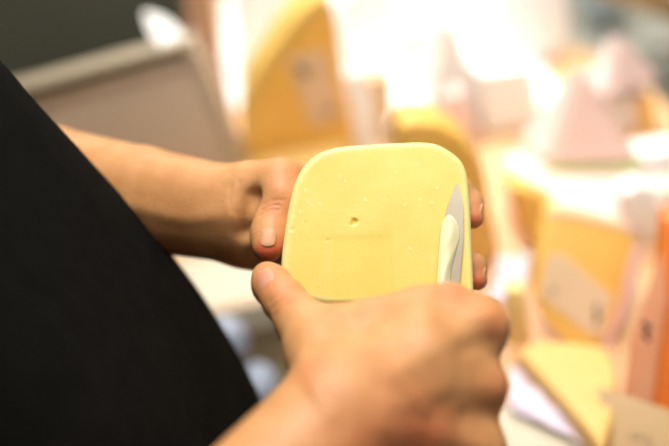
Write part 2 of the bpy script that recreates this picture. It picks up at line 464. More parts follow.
me.vertices.add(len(verts)); me.vertices.foreach_set('co', verts.astype(np.float32).ravel())
me.loops.add(faces.size); me.loops.foreach_set('vertex_index', faces.astype(np.int32).ravel())
me.polygons.add(len(faces)); me.polygons.foreach_set('loop_start', np.arange(0, faces.size, 4, dtype=np.int32))
me.polygons.foreach_set('use_smooth', np.ones(len(faces), bool))
me.update(calc_edges=True); me.validate()
at_ = me.attributes.new('red', 'FLOAT', 'POINT')
at_.data.foreach_set('value', np.concatenate([redL, redR, np.zeros(len(VB))]).astype(np.float32))
me.materials.append(M['skin'])
person = link(bpy.data.objects.new('person', me))
tag(person, 'person in black cloth holding a slab of yellow cheese and a knife', 'person')

def field_obj(name, Fd, m, parent, smooth=4):
    v, q = surface(Fd, smooth)
    return mesh_obj(name, v, q, m, parent)
fs_ = Field(np.array([-.62, .0, .80]), np.array([.06, .86, 1.58]), .006)
trunk(fs_, 0.0, zlo=.95)
for Sx, Ex in ((RS, RE_), (LS, LE)):
    u = unit(Ex - Sx)
    cone(fs_, Sx, at(Sx, Ex, .78), .066, .056, .04)
cone(fs_, mid[0] + [0, YC, 0], mid[0] + [.01, YC, .03], .075, .07, .03)
shirt = field_obj('shirt', fs_, M['shirt'], person, 6)
ft = Field(np.array([-.62, .1, .02]), np.array([.02, .74, 1.12]), .009)
trunk(ft, .004, zlo=9)
for a, b in zip([np.array([mid[-2][0], 0, .99]), mid[-1]], [mid[-1], mid[-1] + [0, 0, -.04]]):
    for s in (-1, 0, 1): cone(ft, a + [0, YC + s * .075, 0], b + [0, YC + s * .075, 0], RT - .006, RT - .006, .02)
for s in (-1, 1):
    hip, knee, ank = ANK[s]
    cone(ft, hip, knee, .095, .072, .03); cone(ft, knee, ank + [0, 0, .01], .072, .062, .02)
field_obj('trousers', ft, M['trousers'], person, 4)
fh = Field(np.array([-.5, .28, 1.5]), np.array([.0, .56, 1.86]), .006)
ball(fh, hd(-.018, 0, .030), (.090, .082, .104), .0, ax)
field_obj('hair', fh, M['hair'], person, 4)
for s in (-1, 1):
    fo = Field(np.array([HX - .12, YC + s * .11 - .09, 0]), np.array([HX + .24, YC + s * .11 + .09, .16]), .007)
    ank = ANK[s][2]
    cone(fo, ank + [-.03, 0, -.045], ank + [.16, 0, -.05], .043, .037, .03); cone(fo, ank, ank + [0, 0, -.03], .05, .05, .03)
    v, q = surface(fo, 4); v[:, 2] = np.maximum(v[:, 2], 0.001)
    mesh_obj('shoe', v, q, M['shoe'], person)

def nail(c, axis, nrm, r, L, ang, m=M['nail']):
    """curved plate lying on a finger end: c on the skin, axis towards the tip, nrm outwards"""
    axis = unit(axis); nrm = unit(nrm - axis * np.dot(nrm, axis)); side = np.cross(axis, nrm)
    o = c - nrm * r; vs, fs = [], []; nu, nv = 13, 13
    for lay, lift in ((0, .0005), (1, -.0010)):
        for i in range(nu):
            for j in range(nv):
                u, v = -1 + 2 * i / (nu - 1), -1 + 2 * j / (nv - 1)
                uu = u * math.sqrt(max(1 - .5 * v * v, 0)); vv = v * math.sqrt(max(1 - .5 * u * u, 0))
                a = uu * ang; rr = r + lift - .0007 * (max(abs(uu), abs(vv)) ** 4) * (1 if lay == 0 else 0)
                drop = -.05 * L * vv * abs(vv) if vv > 0 else 0
                vs.append(o + (nrm * math.cos(a) + side * math.sin(a)) * rr + axis * vv * L + nrm * drop)
    N = nu * nv
    for i in range(nu - 1):
        for j in range(nv - 1):
            q = (i * nv + j, (i + 1) * nv + j, (i + 1) * nv + j + 1, i * nv + j + 1)
            fs.append(q); fs.append(tuple(N + k for k in reversed(q)))
    rim = [i * nv for i in range(nu)] + [(nu - 1) * nv + j for j in range(1, nv)] + [i * nv + nv - 1 for i in range(nu - 2, -1, -1)] + [j for j in range(nv - 2, 0, -1)]
    for a, b in zip(rim, rim[1:] + rim[:1]): fs.append((b, a, N + a, N + b))
    return mesh_obj('fingernail', vs, fs, m, person)
vt = lambda px, py: -unit(ray(px, py))
c = project(VL, 267, 233)
nail(c, P(267, 252, .562) - P(269, 224, .570), vt(267, 233) + .2 * CY - .12 * CX, .0100, .0062, .56)
c = project(VR, 259, 278)
nail(project(VR, 261, 275), P(264, 272, .530) - P(276, 297, .515), vt(260, 280) - .75 * CX + .35 * CY, .0098, .0066, .78, M['nail_pink'])
for px, py, dd in ((481, 213, .577), (484, 276, .577)):
    nail(P(px, py, dd), -CY - .15 * CX - .15 * CF, CX + .2 * CF, .0075, .006, .7)

# ------------------------------------------------------------------ the slab of cheese
out_px = [(286, 222), (289, 205), (293, 188), (299, 173), (308, 161), (321, 151.5), (338, 146.5), (358, 144.5), (380, 143), (402, 142), (422, 141.5), (438, 144), (451, 151), (461, 159.5), (467, 171), (469.5, 186), (471, 205), (472, 230), (473, 255), (474, 280), (473, 298),
          (462, 307), (440, 307), (415, 305), (390, 303.5), (368, 303.5), (345, 304.5), (322, 303.5), (304, 298), (291, 287), (282, 272), (281.5, 258), (283.5, 240)]
ou = [PL(px, py, SC, SN) for px, py in out_px]
su = unit(CX - SN * np.dot(CX, SN)); sv = np.cross(SN, su)
o2 = np.array([((p - SC) @ su, (p - SC) @ sv) for p in spline(ou, 8)])
# even spacing along the outline
sg = np.linalg.norm(np.roll(o2, -1, 0) - o2, axis=1); cum = np.concatenate([[0], np.cumsum(sg)])
NS = 300
cl = np.vstack([o2, o2[:1]])
tt = np.linspace(0, cum[-1], NS, endpoint=False)
o2 = np.stack([np.interp(tt, cum, cl[:, k]) for k in (0, 1)], 1)
ctr = o2.mean(0)
tn = np.roll(o2, -1, 0) - np.roll(o2, 1, 0); nrm2 = np.stack([tn[:, 1], -tn[:, 0]], 1); nrm2 /= np.linalg.norm(nrm2, axis=1)[:, None]
if ((o2 - ctr) * nrm2).sum() < 0: nrm2 = -nrm2
TH, BV = .019, .0032
vs, flags = [], []
rings = []
def ring(xy, z, rind):
    rings.append(len(vs)); jig = 0
    for i in range(NS):
        vs.append((xy[i][0], xy[i][1], z)); flags.append(rind)
inner = o2 - nrm2 * BV
for k in range(46):
    s = (k + .6) / 46.
    ring(ctr + (inner - ctr) * s, 0, 0 if s < .95 else (s - .95) / .05 * .5)
for a in np.linspace(0, math.pi / 2, 6): ring(inner + nrm2 * BV * math.sin(a), -BV * (1 - math.cos(a)), .6 + .4 * math.sin(a))
for z in np.linspace(-BV, -TH + BV, 7)[1:]: ring(o2, z, 1)
for a in np.linspace(0, math.pi / 2, 5)[1:]: ring(inner + nrm2 * BV * math.cos(a), -TH + BV * (1 - math.sin(a)), 1)
ring(ctr + (inner - ctr) * .5, -TH, .2)
vs = np.array(vs); flags = np.array(flags)
xy = vs[:, :2]; front = vs[:, 2] > -BV * .9
def loc2(px, py): p = PL(px, py, SC, SN) - SC; return np.array([p @ su, p @ sv])
dz = .0003 * np.sin(xy[:, 0] * 60 + 1) * np.sin(xy[:, 1] * 50 + .5)
# crumbly rim
dz = dz + np.where(flags > .3, .0002 * np.sin(xy[:, 0] * 1900) * np.sin(xy[:, 1] * 1700 + 1), 0)
pit = np.zeros(len(vs)); fleck = np.zeros(len(vs))
for px, py, r, dpt in ((355, 221, .0016, .0015), (352.5, 224, .0012, .0011), (328, 240, .0009, .0005), (292, 229, .0009, .0006), (305, 222, .0008, .0003)):
    d = np.linalg.norm(xy - loc2(px, py), axis=1); g = np.exp(-(d / r) ** 4)
    dz -= dpt * g; pit = np.maximum(pit, g * min(1, dpt / .0014))
fl_px = [(302, 180), (305, 190), (308, 202), (312, 206), (319, 204), (338, 178), (345, 181), (365, 200), (420, 200), (410, 249), (430, 256), (437, 188), (291, 232), (298, 245), (287, 250), (405, 205), (345, 226), (432, 203), (418, 165), (300, 212), (306, 198), (340, 176), (294, 216)]
for i, (px, py) in enumerate(fl_px):
    d = np.linalg.norm(xy - loc2(px, py), axis=1); r = .0004 + .0004 * ((i * 7) % 5) / 5; g = np.exp(-(d / r) ** 2)
    dz += .0003 * g; fleck = np.maximum(fleck, g * .7)
a, b = loc2(331, 236), loc2(392, 300)
def inside(v, lo, hi, w): return 1 / (1 + np.exp(-(v - lo) / w)) / (1 + np.exp((v - hi) / w))
scr = inside(xy[:, 0], a[0], b[0], .0006) * inside(xy[:, 1], b[1] - .01, a[1], .0008)
dz -= .0002 * scr
vs[:, 2] += np.where(front, dz, 0)
W = SC + vs[:, :1] * su + vs[:, 1:2] * sv + vs[:, 2:3] * SN
fs = []
for r0, r1 in zip(rings[:-1], rings[1:]):
    for i in range(NS): fs.append((r0 + i, r0 + (i + 1) % NS, r1 + (i + 1) % NS, r1 + i))
fs.append(tuple(rings[0] + i for i in range(NS))[::-1]); fs.append(tuple(rings[-1] + i for i in range(NS)))
slab = mesh_obj('cheese_slab', W, fs, M['slab'])
bm = bmesh.new(); bm.from_mesh(slab.data); bmesh.ops.recalc_face_normals(bm, faces=bm.faces); bm.to_mesh(slab.data); bm.free()
slab.data.polygons.foreach_set('use_smooth', [True] * len(slab.data.polygons))
for nm, arr in (('fleck', fleck), ('rind', flags), ('pit', pit), ('scrape', scr)):
    t = slab.data.attributes.new(nm, 'FLOAT', 'POINT'); t.data.foreach_set('value', np.where(front | (nm == 'rind'), arr, 0).astype(np.float32))
tag(slab, 'smooth slab of pale yellow cheese held upright in both hands', 'cheese')

# ------------------------------------------------------------------ the knife and the shaving
knife = empty('paring_knife', on_slab(450, 285, .004))
tag(knife, 'small steel knife with its pointed blade flat against the cheese slab', 'knife')
bl_px = [(457.3, 183), (460.5, 191), (463, 203), (463.6, 222), (463, 245), (461, 268), (459, 290), (458, 312), (441, 312), (440, 290), (441, 262), (442.5, 238), (445, 217), (449.5, 201), (453.5, 190)]
sp = spline([on_slab(px, py, .0026) for px, py in bl_px], 4)
back = [p - SN * .0014 for p in sp]
# blade: thicker along the spine on the right, thin along the edge on the left
vsb, fsb = list(sp) + back, []
n = len(sp)
fsb = [tuple(range(n)), tuple(range(2 * n - 1, n - 1, -1))] + [(i, i + n, (i + 1) % n + n, (i + 1) % n) for i in range(n)]
bm = bmesh.new(); bv = [bm.verts.new(Vector(v)) for v in vsb]
for f in fsb: bm.faces.new([bv[k] for k in f])
bmesh.ops.recalc_face_normals(bm, faces=bm.faces)
bmesh.ops.bevel(bm, geom=[e for e in bm.edges if len(e.link_faces) == 2 and e.calc_face_angle(0) > .8], offset=.0004, segments=2, affect='EDGES', clamp_overlap=True)
blade = bm_obj('blade', bm, M['steel'], knife, angle=30)
hp = np.array([p for p, _ in HP])
fk = Field(hp.min(0) - .02, hp.max(0) + .02, .0012)
chain(fk, HP, 0)
field_obj('handle', fk, M['handle'], knife, 2)
# curl of cheese lying on the blade
cv = [(445, 217, 449, 214), (442, 222, 456, 218), (440.5, 231, 461, 232), (439.5, 242, 459, 242), (438.8, 252, 456, 251), (438, 262, 453.5, 262), (437.2, 273, 451, 273), (436.5, 286, 449.5, 286), (436, 300, 449, 300)]
vs, fs, nu = [], [], 9
for i, (x0, y0, x1, y1) in enumerate(cv):
    for lay in (0, 1):
        for j in range(nu):
            t = j / (nu - 1)
            lift = .0033 + .0028 * math.sin(math.pi * t) + .0004 * math.sin(i * 1.7 + j) - (.0009 if lay else 0)
            vs.append(on_slab(x0 + (x1 - x0) * t, y0 + (y1 - y0) * t, lift))
k2 = 2 * nu
for i in range(len(cv) - 1):
    for j in range(nu - 1):
        a = i * k2 + j
        fs.append((a, a + k2, a + k2 + 1, a + 1)); b = a + nu; fs.append((b, b + 1, b + k2 + 1, b + k2))
    for j in (0, nu - 1):
        a = i * k2 + j; q = (a, a + nu, a + nu + k2, a + k2); fs.append(q if j else q[::-1])
for i in (0, len(cv) - 1):
    for j in range(nu - 1): a = i * k2 + j; fs.append((a, a + 1, a + nu + 1, a + nu))
sh = mesh_obj('cheese_shaving', vs, fs, M['shave'])
bm = bmesh.new(); bm.from_mesh(sh.data); bmesh.ops.recalc_face_normals(bm, faces=bm.faces); bm.to_mesh(sh.data); bm.free()
sh.modifiers.new('sub', 'SUBSURF').render_levels = 2
tag(sh, 'thin pale cheese shaving curling up over the knife blade', 'cheese shaving')

#BG#
# ------------------------------------------------------------------ the room
Z0 = .95
def struct(name, lo, hi, m):
    o = box(name, lo, hi, m, None, 0); o['kind'] = 'structure'; return o
struct('floor', (-3, -1.5, -.1), (3, 2.9, 0), M['floor'])
struct('wall_back', (-3, 2.9, 0), (3, 3.0, 2.6), M['wall'])
struct('wall_left', (-3.1, -1.5, 0), (-3, 3.0, 2.6), M['wall'])
# the counter, an L round the seller
ct = empty('display_counter', (0, .8, 0))
tag(ct, 'long peach topped shop counter laid out with cheeses', 'counter')
top_poly = [(-.95, .80), (.045, .80), (.045, .34), (.455, .34), (.455, 1.17), (.37, 1.36), (.37, 1.86), (-.20, 1.86), (-.20, 1.19), (-.95, 1.20)]
prism('countertop', [(x, y, Z0 - .03) for x, y in top_poly], (0, 0, .0299), M['top'], ct, .004)
inset = [(-.93, .815), (.06, .815), (.06, .36), (.44, .36), (.44, 1.165), (.355, 1.355), (.355, 1.84), (-.185, 1.84), (-.185, 1.175), (-.93, 1.175)]
prism('cabinet', [(x, y, .08) for x, y in inset], (0, 0, Z0 - .111), M['panel'], ct, .003)
prism('plinth', [(x * .99, y + (.02 if y < 1 else -.02), .0) for x, y in inset], (0, 0, .08), M['dark'], ct, 0)
box('lower_shelf', (-.60, .665, .800), (.02, .813, .815), M['panel'], ct, .002)
box('front_edge', (-.95, .797, Z0 - .034), (.04, .8005, Z0 - .0005), M['cream'], ct, .0)
# sheet of cream paper on the corner
gp = [G(165, 262, Z0), G(262, 256, Z0), G(268, 305, Z0), G(168, 326, Z0)]
for p in gp: p[1] = max(p[1], .806)
pp = prism('paper_sheet', [(p[0], p[1], Z0 + .0002) for p in gp], (0, 0, .0012), M['cream'])
tag(pp, 'cream paper sheet lying on the counter corner below the forearm', 'paper')

def blob(name, c, r, m, seed, n=26, crush=.35, zmin=None):
    """crumpled soft bag: a closed lumpy body with sharp random folds"""
    R = np.random.default_rng(seed); D = [unit(R.normal(size=3)) for _ in range(14)]; A = R.uniform(.3, 1, 14)
    vs, fs = [], []
    for i in range(n + 1):
        th = math.pi * i / n
        for j in range(2 * n):
            ph = math.pi * j / n
            d = np.array([math.sin(th) * math.cos(ph), math.sin(th) * math.sin(ph), math.cos(th)])
            k = 1 + crush * (sum(a * abs(d @ e) for a, e in zip(A, D)) / 14 - .32)  + .05 * math.sin(9 * d[0] + seed) * math.sin(11 * d[2])
            p = np.asarray(c) + d * np.asarray(r) * k
            if zmin is not None: p[2] = max(p[2], zmin)
            vs.append(p)
    for i in range(n):
        for j in range(2 * n): fs.append((i * 2 * n + j, (i + 1) * 2 * n + j, (i + 1) * 2 * n + (j + 1) % (2 * n), i * 2 * n + (j + 1) % (2 * n)))
    return mesh_obj(name, vs, fs, m)
b = blob('plastic_bag', V(222, 343, .755), (.026, .028, .030), M['bag'], 3)
tag(b, 'crumpled bluish plastic bag against the counter front, upper of two', 'bag', 'plastic bags by the counter')
b = blob('plastic_bag', V(258, 388, .735), (.022, .028, .026), M['bag'], 8)
tag(b, 'crumpled bluish plastic bag beside the black shirt hem, lower of two', 'bag', 'plastic bags by the counter')

# ------------------------------------------------------------------ weighing scale, left
sc = empty('weighing_scale', (-.25, 1.2, Z0)); tag(sc, 'taupe weighing scale with a metal plate on the counter', 'scale')
def q(pts, y, z=None, snap=.012):
    o = []
    if y is None: y = min(G(px, py, z)[1] for px, py in pts)
    for px, py in pts:
        v = V(px, py, y)
        if z is not None and v[2] < z + snap: v[2] = z
        o.append(v)
    return o
def qt(pts, c, n, z):
    """picture points on a leaning face through c with normal n, feet set down on z"""
    o = []
    for px, py in pts:
        v = PL(px, py, np.asarray(c, float), np.asarray(n, float))
        if v[2] < z + .004: v[2] = z
        o.append(v)
    return o
YS = 1.06
prism('body', q([(194, 63), (240, 168), (60, 215), (-60, 240), (-70, 130), (40, 104)], YS, Z0 + .0005), (0, .03, 0), M['scale'], sc, .004)
prism('housing', q([(206, 112), (232, 166), (60, 212), (-60, 238), (-60, 180), (40, 152)], YS + .0295, Z0 + .0005), (0, .10, 0), M['scale'], sc, .004)
prism('side_rim', q([(189, 52), (198, 52), (247, 160), (239, 166)], YS - .006, Z0 + .0005), (0, .034, 0), M['scale_rim'], sc, .002)
prism('top_rim', q([(189, 55), (191, 62), (40, 103), (-70, 131), (-70, 126), (40, 97)], YS - .006), (0, .012, 0), M['scale_rim'], sc, .001)
prism('gap', q([(183, 44), (188, 57), (40, 99), (-70, 127), (-70, 112), (40, 86)], YS - .003), (0, .012, 0), M['dark'], sc, 0)
prism('plate', q([(194, 39), (195, 44), (186, 48), (40, 88), (-70, 115), (-70, 110), (40, 83), (184, 43)], YS - .014), (0, .034, 0), M['plate'], sc, .0015)
lf_c, lf_n = V(160, 28, YS + .02), unit([.1, -.62, .78])
lf = spline([PL(px, py, lf_c, lf_n) for px, py in ((144, 12), (154, 13), (168, 19), (178, 28), (184, 40), (174, 46), (163, 46), (153, 38), (147, 26))], 5)
sl = prism('glint_slip', lf, tuple(-.0015 * lf_n), M['white'])  # white slip added in place of a bright light reflection
tag(sl, 'leaf shaped white slip standing in for a light reflection at the scale plate', 'paper')

# rosy post behind the scale
po = prism('price_board', q([(176, -40), (207, -40), (222, 60), (240, 146), (222, 150), (196, 60)], 1.18, Z0), (0, .008, 0), M['post'])
tag(po, 'narrow rosy brown upright board behind the scale', 'board')

# ------------------------------------------------------------------ cheeses behind the hands
def wedge(name, pts, y, depth, m, z=Z0, bevel=.004, parent=None, rise=0.0):
    return prism(name, q(pts, y, z + .0005), (0, depth, rise), m, parent, bevel, 3)
yb = 1.16
lw = empty('cheese_round', (-.02, 1.2, Z0)); tag(lw, 'low yellow cheese wheel lying flat below the tall labelled wedge', 'cheese')
cc = G(300, 152, Z0 + .03)
rr = .078
lathe('rind', [(0, .0005), (rr - .006, .0005), (rr, .007), (rr, .024), (rr - .006, .030), (0, .0305)], (cc[0], cc[1] + .035, Z0), M['yellow'], lw)
Z1 = Z0 + .031
tw = empty('cheese_wedge', (-.02, 1.2, Z1)); tag(tw, 'tall amber cheese wedge standing upright with a paper label and curved yellow rind', 'cheese')
arc = spline([(244, 142), (240, 118), (246, 92), (262, 66), (284, 34), (304, 8), (322, -6)], 5, False) if False else None
arc = [(244, 150), (241, 128), (242, 106), (250, 86), (262, 66), (276, 46), (290, 26), (306, 9), (322, -3), (330, 0), (336, 22), (341, 56), (347, 96), (353, 136), (355, 150)]
yw = cc[1] + .012
prism('paste', q(arc, yw, Z1 + .0004), (0, .085, 0), M['gold'], tw, .003, 3)
rb = [(244, 150), (241, 128), (242, 106), (250, 86), (262, 66), (276, 46), (290, 26), (306, 9), (322, -3), (331, -2), (331, 12), (322, 11), (310, 20), (297, 36), (283, 55), (270, 74), (260, 92), (254, 110), (254, 130), (256, 150)]
prism('rind', q(rb, yw - .0012, Z1 + .0004), (0, .09, 0), M['rind'], tw, .002, 2)
lb = prism('label', q([(287, 58), (326, 50), (343, 118), (312, 128)], yw - .002), (0, .0016, 0), M['paper'], tw)
def scribble(name, pts, y, r, parent, m=None, on=None):
    return tube(name, [V(px, py, y) if on is None else PL(px, py, *on) for px, py in pts], r, m or M['ink'], parent, 6)
scribble('ink_mark', [(296, 66), (301, 72), (305, 66), (303, 76), (309, 72)], yw - .003, .0022, lb)
scribble('ink_mark', [(322, 108), (327, 114), (332, 108), (337, 115)], yw - .003, .0018, lb)

# white upright packet and things just right of the tall wedge
pk = prism('wrapped_cheese', q([(346, 76), (362, 70), (372, 96), (382, 156), (358, 158)], None, Z0), (0, .02, 0), M['white'], None, .003)
tag(pk, 'slim bright white wrapped cheese between the tall wedge and a brown block', 'wrapped cheese', 'white wrapped cheeses')
gw = wedge('cheese_wedge', [(364, 80), (392, 76), (393, 138), (380, 140)], None, .03, M['card'])
tag(gw, 'narrow brownish cheese block right of the bright white packet', 'cheese')
jr = empty('glass_jar', G(403, 156, Z0)); tag(jr, 'small grey jar behind the top of the held slab', 'jar')
jc = G(403, 156, Z0)
lathe('body', [(0, .0005), (.014, .0005), (.0155, .003), (.0155, .036), (.012, .043), (0, .043)], jc, M['jar'], jr, 32)
lathe('lid', [(0, .043), (.0128, .043), (.0128, .053), (.0118, .054), (0, .054)], jc, M['white'], jr, 32)
bw = wedge('cheese_wedge', [(398, 146), (401, 127), (416, 122), (440, 125), (462, 138), (480, 158), (487, 180), (492, 214), (501, 252), (486, 268), (398, 268)], None, .05, M['gold'], bevel=.006)
tag(bw, 'rounded amber cheese block right behind the held slab', 'cheese')

# bright white wrapped pieces at the back
def pack(pts, depth, m, label, group='white wrapped cheeses', name='wrapped_cheese', z=None, bevel=.006, y=None):
    z = Z0 + .0022 if z is None else z
    o = prism(name, q(pts, y, z), (0, depth, 0), m, None, bevel, 3)
    return tag(o, label, 'wrapped cheese', group)
wl_ = [(-.13, 1.29), (-.06, 1.29), (.10, 1.27), (.12, 1.16), (.29, 1.10), (.34, 1.14), (.345, 1.36), (.36, 1.37), (.36, 1.845), (-.13, 1.845)]
ws = prism('paper_sheet', [(x, y, Z0 + .0004) for x, y in wl_], (0, 0, .0012), M['white'])
tag(ws, 'white paper sheet lining the back half of the counter', 'paper')
pack([(338, 8), (352, -14), (398, -20), (404, 56), (342, 66)], .06, M['white'], 'large white wrapped block right of the tall wedge top')
pack([(404, 30), (440, 22), (446, 78), (408, 86)], .05, M['white'], 'white wrapped block behind the grey jar')
pack([(232, -20), (296, -34), (302, 30), (302, 62), (238, 66)], .06, M['white'], 'white wrapped block peeking out left of the tall wedge')
pack([(408, -40), (448, -46), (452, 10), (410, 16)], .05, M['green_wrap'], 'pale green wrapped block at the back edge')
pack([(428, 128), (446, 24), (454, 22), (494, 122)], .05, M['white'], 'tall white pointed cheese left of the ramekin')
pack([(500, -20), (562, -30), (570, 10), (566, 56), (506, 62)], .07, M['white'], 'white wrapped block below the brown rail, left of the pyramids')
pack([(456, -8), (496, -12), (502, 26), (462, 30)], .05, M['white'], 'square white wrapped block in the back row middle')
pack([(478, 74), (534, 68), (542, 124), (486, 130)], .05, M['white'], 'low white wrapped block left of the pink pyramid')
pack([(440, 140), (448, 96), (464, 92), (484, 140)], .03, M['pinkw'], 'small pinkish pointed lump above the amber block')

# pyramids
def pyramid(name, base, apex, m, parent=None, bev=.006):
    bm = bmesh.new(); bv = [bm.verts.new(Vector(p)) for p in base]; t = bm.verts.new(Vector(apex))
    bm.faces.new(bv[::-1])
    for i in range(len(bv)): bm.faces.new((bv[i], bv[(i + 1) % len(bv)], t))
    bmesh.ops.recalc_face_normals(bm, faces=bm.faces)
    bmesh.ops.bevel(bm, geom=list(bm.edges), offset=bev, segments=3, affect='EDGES', clamp_overlap=True)
    return bm_obj(name, bm, m, parent, angle=40)
# soft wheel that carries the front pyramid
wc = G(590, 180, Z0 + .034)
wh = lathe('cheese_round', [(0, .0005), (.080, .0005), (.090, .008), (.092, .018), (.089, .028), (.080, .034), (0, .0345)], (wc[0], wc[1], Z0), M['pinkw'])
tag(wh, 'low pinkish white cheese wheel under the front pyramid', 'cheese')
Z2 = Z0 + .0348
pz = empty('cheese_pyramid', (wc[0], wc[1] + .02, Z2)); tag(pz, 'pinkish cheese pyramid with its lit left face painted white, on green leaf, standing on the flat wheel', 'cheese', 'cheese pyramids')
def paint_lit_face(o):  # left faces coloured white to paint the light falling on them
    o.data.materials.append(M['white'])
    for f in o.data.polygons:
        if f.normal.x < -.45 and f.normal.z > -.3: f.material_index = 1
bl_, bf_, br_ = G(533, 154, Z2 + .004), G(549, 168, Z2 + .004), G(641, 166, Z2 + .004)
dirx = unit(br_ - bf_); diry = np.array([-dirx[1], dirx[0], 0]); wd = np.linalg.norm(br_ - bf_)
cb = (bf_ + br_) / 2; bb_ = br_ + (bl_ - bf_) * 2.2; bl_ = bf_ + (bl_ - bf_) * 2.2
ap = V(579, 57, ((bl_ + br_) / 2)[1])
paint_lit_face(pyramid('body', [bl_, bf_, br_, bb_], ap, M['pinkw'], pz))
lp = [cb + dirx * wd * a + diry * wd * b_ for a, b_ in ((-.54, -.03), (-.2, -.06), (.1, -.03), (.35, -.07), (.54, -.02), (.50, .4), (0, .5), (-.5, .4))]
prism('leaf', [(p[0], p[1], Z2 + .0003) for p in lp], (0, 0, .0035), M['leaf'], pz, .001)
# carrying block and rear pyramid
bc = V(624, 92, 1.16)
YB = 1.0
bk = prism('cheese_block', q([(592, 92), (655, 97), (652, 150), (596, 150)], YB, Z0 + .0005, .02), (0, .07, 0), M['white'], None, .006)
tag(bk, 'upright white cheese block carrying the rear pyramid', 'cheese')
sd = prism('wooden_divider', q([(640, 98), (655, 98), (652, 150), (641, 150)], YB - .012, Z0 + .0005, .02), (0, .010, 0), M['gold'])
tag(sd, 'narrow golden upright divider against the white block', 'divider')
zt = max(v.co.z for v in bk.data.vertices) + .0006
l2, r2 = V(588, 92, YB - .005), V(664, 96, YB - .005); l2[2] = r2[2] = zt
f2_ = V(607, 99, YB - .03); f2_[2] = zt
l2 = l2 + [0, .03, 0]; b2_ = l2 + r2 - f2_
ap2 = V(613, 26, ((l2 + r2) / 2)[1])
p2 = pyramid('cheese_pyramid', [l2, f2_, r2, b2_], ap2, M['pinkw']); paint_lit_face(p2)
tag(p2, 'rear pinkish cheese pyramid with its lit left face painted white, on the upright block', 'cheese', 'cheese pyramids')
# small white ramekin
rc = G(521, 184, Z0)
rk = empty('ramekin', (rc[0], rc[1], Z0)); tag(rk, 'small shiny white ramekin left of the front pyramid', 'bowl')
lathe('bowl', [(0, .0005), (.014, .0005), (.018, .006), (.020, .034), (.0185, .035), (.0165, .010), (0, .007)], rc, M['white'], rk, 40)
lathe('cream', [(0, .026), (.012, .027), (.0168, .0265), (.0168, .022), (0, .022)], rc, M['white'], rk, 32)
# right edge whites
pack([(640, 156), (690, 150), (700, 186), (646, 192)], .04, M['white'], 'white wrapped block at the right, below the rear pyramid')
pack([(650, 192), (700, 186), (706, 212), (654, 216)], .03, M['green_wrap'], 'pale green wrapped block at the right, above the orange wedge')

# labelled wedge, middle right
nl = unit([.08, -.80, .60]); cl_ = G(580, 352, Z0 + .0005)
def lean(k): return cl_ + nl * k
wl = empty('cheese_wedge', (.2, .75, Z0)); tag(wl, 'golden cheese wedge with a tan label and clear film, below the flat wheel', 'cheese')
wp = [(549, 212), (566, 214), (600, 222), (632, 232), (637, 245), (628, 290), (612, 330), (596, 350), (566, 342), (546, 322), (538, 300), (540, 260)]
prism('paste', qt(wp, lean(0), nl, Z0 + .0006), tuple(-nl * .018 * [1, 1, 0] + [0, .004, 0]), M['gold'], wl, .003, 3)
prism('rind', qt([(549, 211), (566, 211), (600, 219), (633, 229), (634, 233), (600, 223.5), (566, 216), (549, 216)], lean(.0012), nl, Z0), tuple(-nl * .021), M['pinkw'], wl, .001)
l3 = prism('label', qt([(547, 256), (562, 253), (612, 296), (602, 336), (588, 334), (540, 296)], lean(.0022), nl, Z0 + .003), tuple(-nl * .0018), M['paper'], wl)
scribble('ink_mark', [(598, 304), (595, 312), (599, 316), (594, 324)], 0, .0018, l3, on=(lean(.0026), nl))
scribble('ink_mark', [(550, 286), (554, 290), (552, 294)], 0, .0012, l3, on=(lean(.0026), nl))
prism('film_edge', qt([(634, 242), (644, 250), (628, 306), (610, 346), (600, 348), (620, 300)], lean(.004), nl, Z0 + .0006), tuple(-nl * .0025), M['pinkfilm'], wl, .001)
# yellow wheel piece below it
yy = .625
ybk = empty('cheese_round', (.15, .68, Z0)); tag(ybk, 'pale yellow cheese piece with amber side, below the labelled wedge', 'cheese')
top = [G(px, py, Z0 + .03) for px, py in ((516, 350), (540, 339), (575, 341), (606, 346), (617, 372), (612, 420), (602, 450), (586, 428), (560, 398), (536, 372))]
prism('paste', [(p[0], p[1], Z0 + .0005) for p in top], (0, 0, .0295), M['yellow'], ybk, .005, 3)
am = wedge('cheese_wedge', [(510, 188), (528, 190), (556, 204), (562, 240), (548, 250), (524, 236)], None, .03, M['gold'])
tag(am, 'golden brown cheese slice left of the labelled wedge', 'cheese')
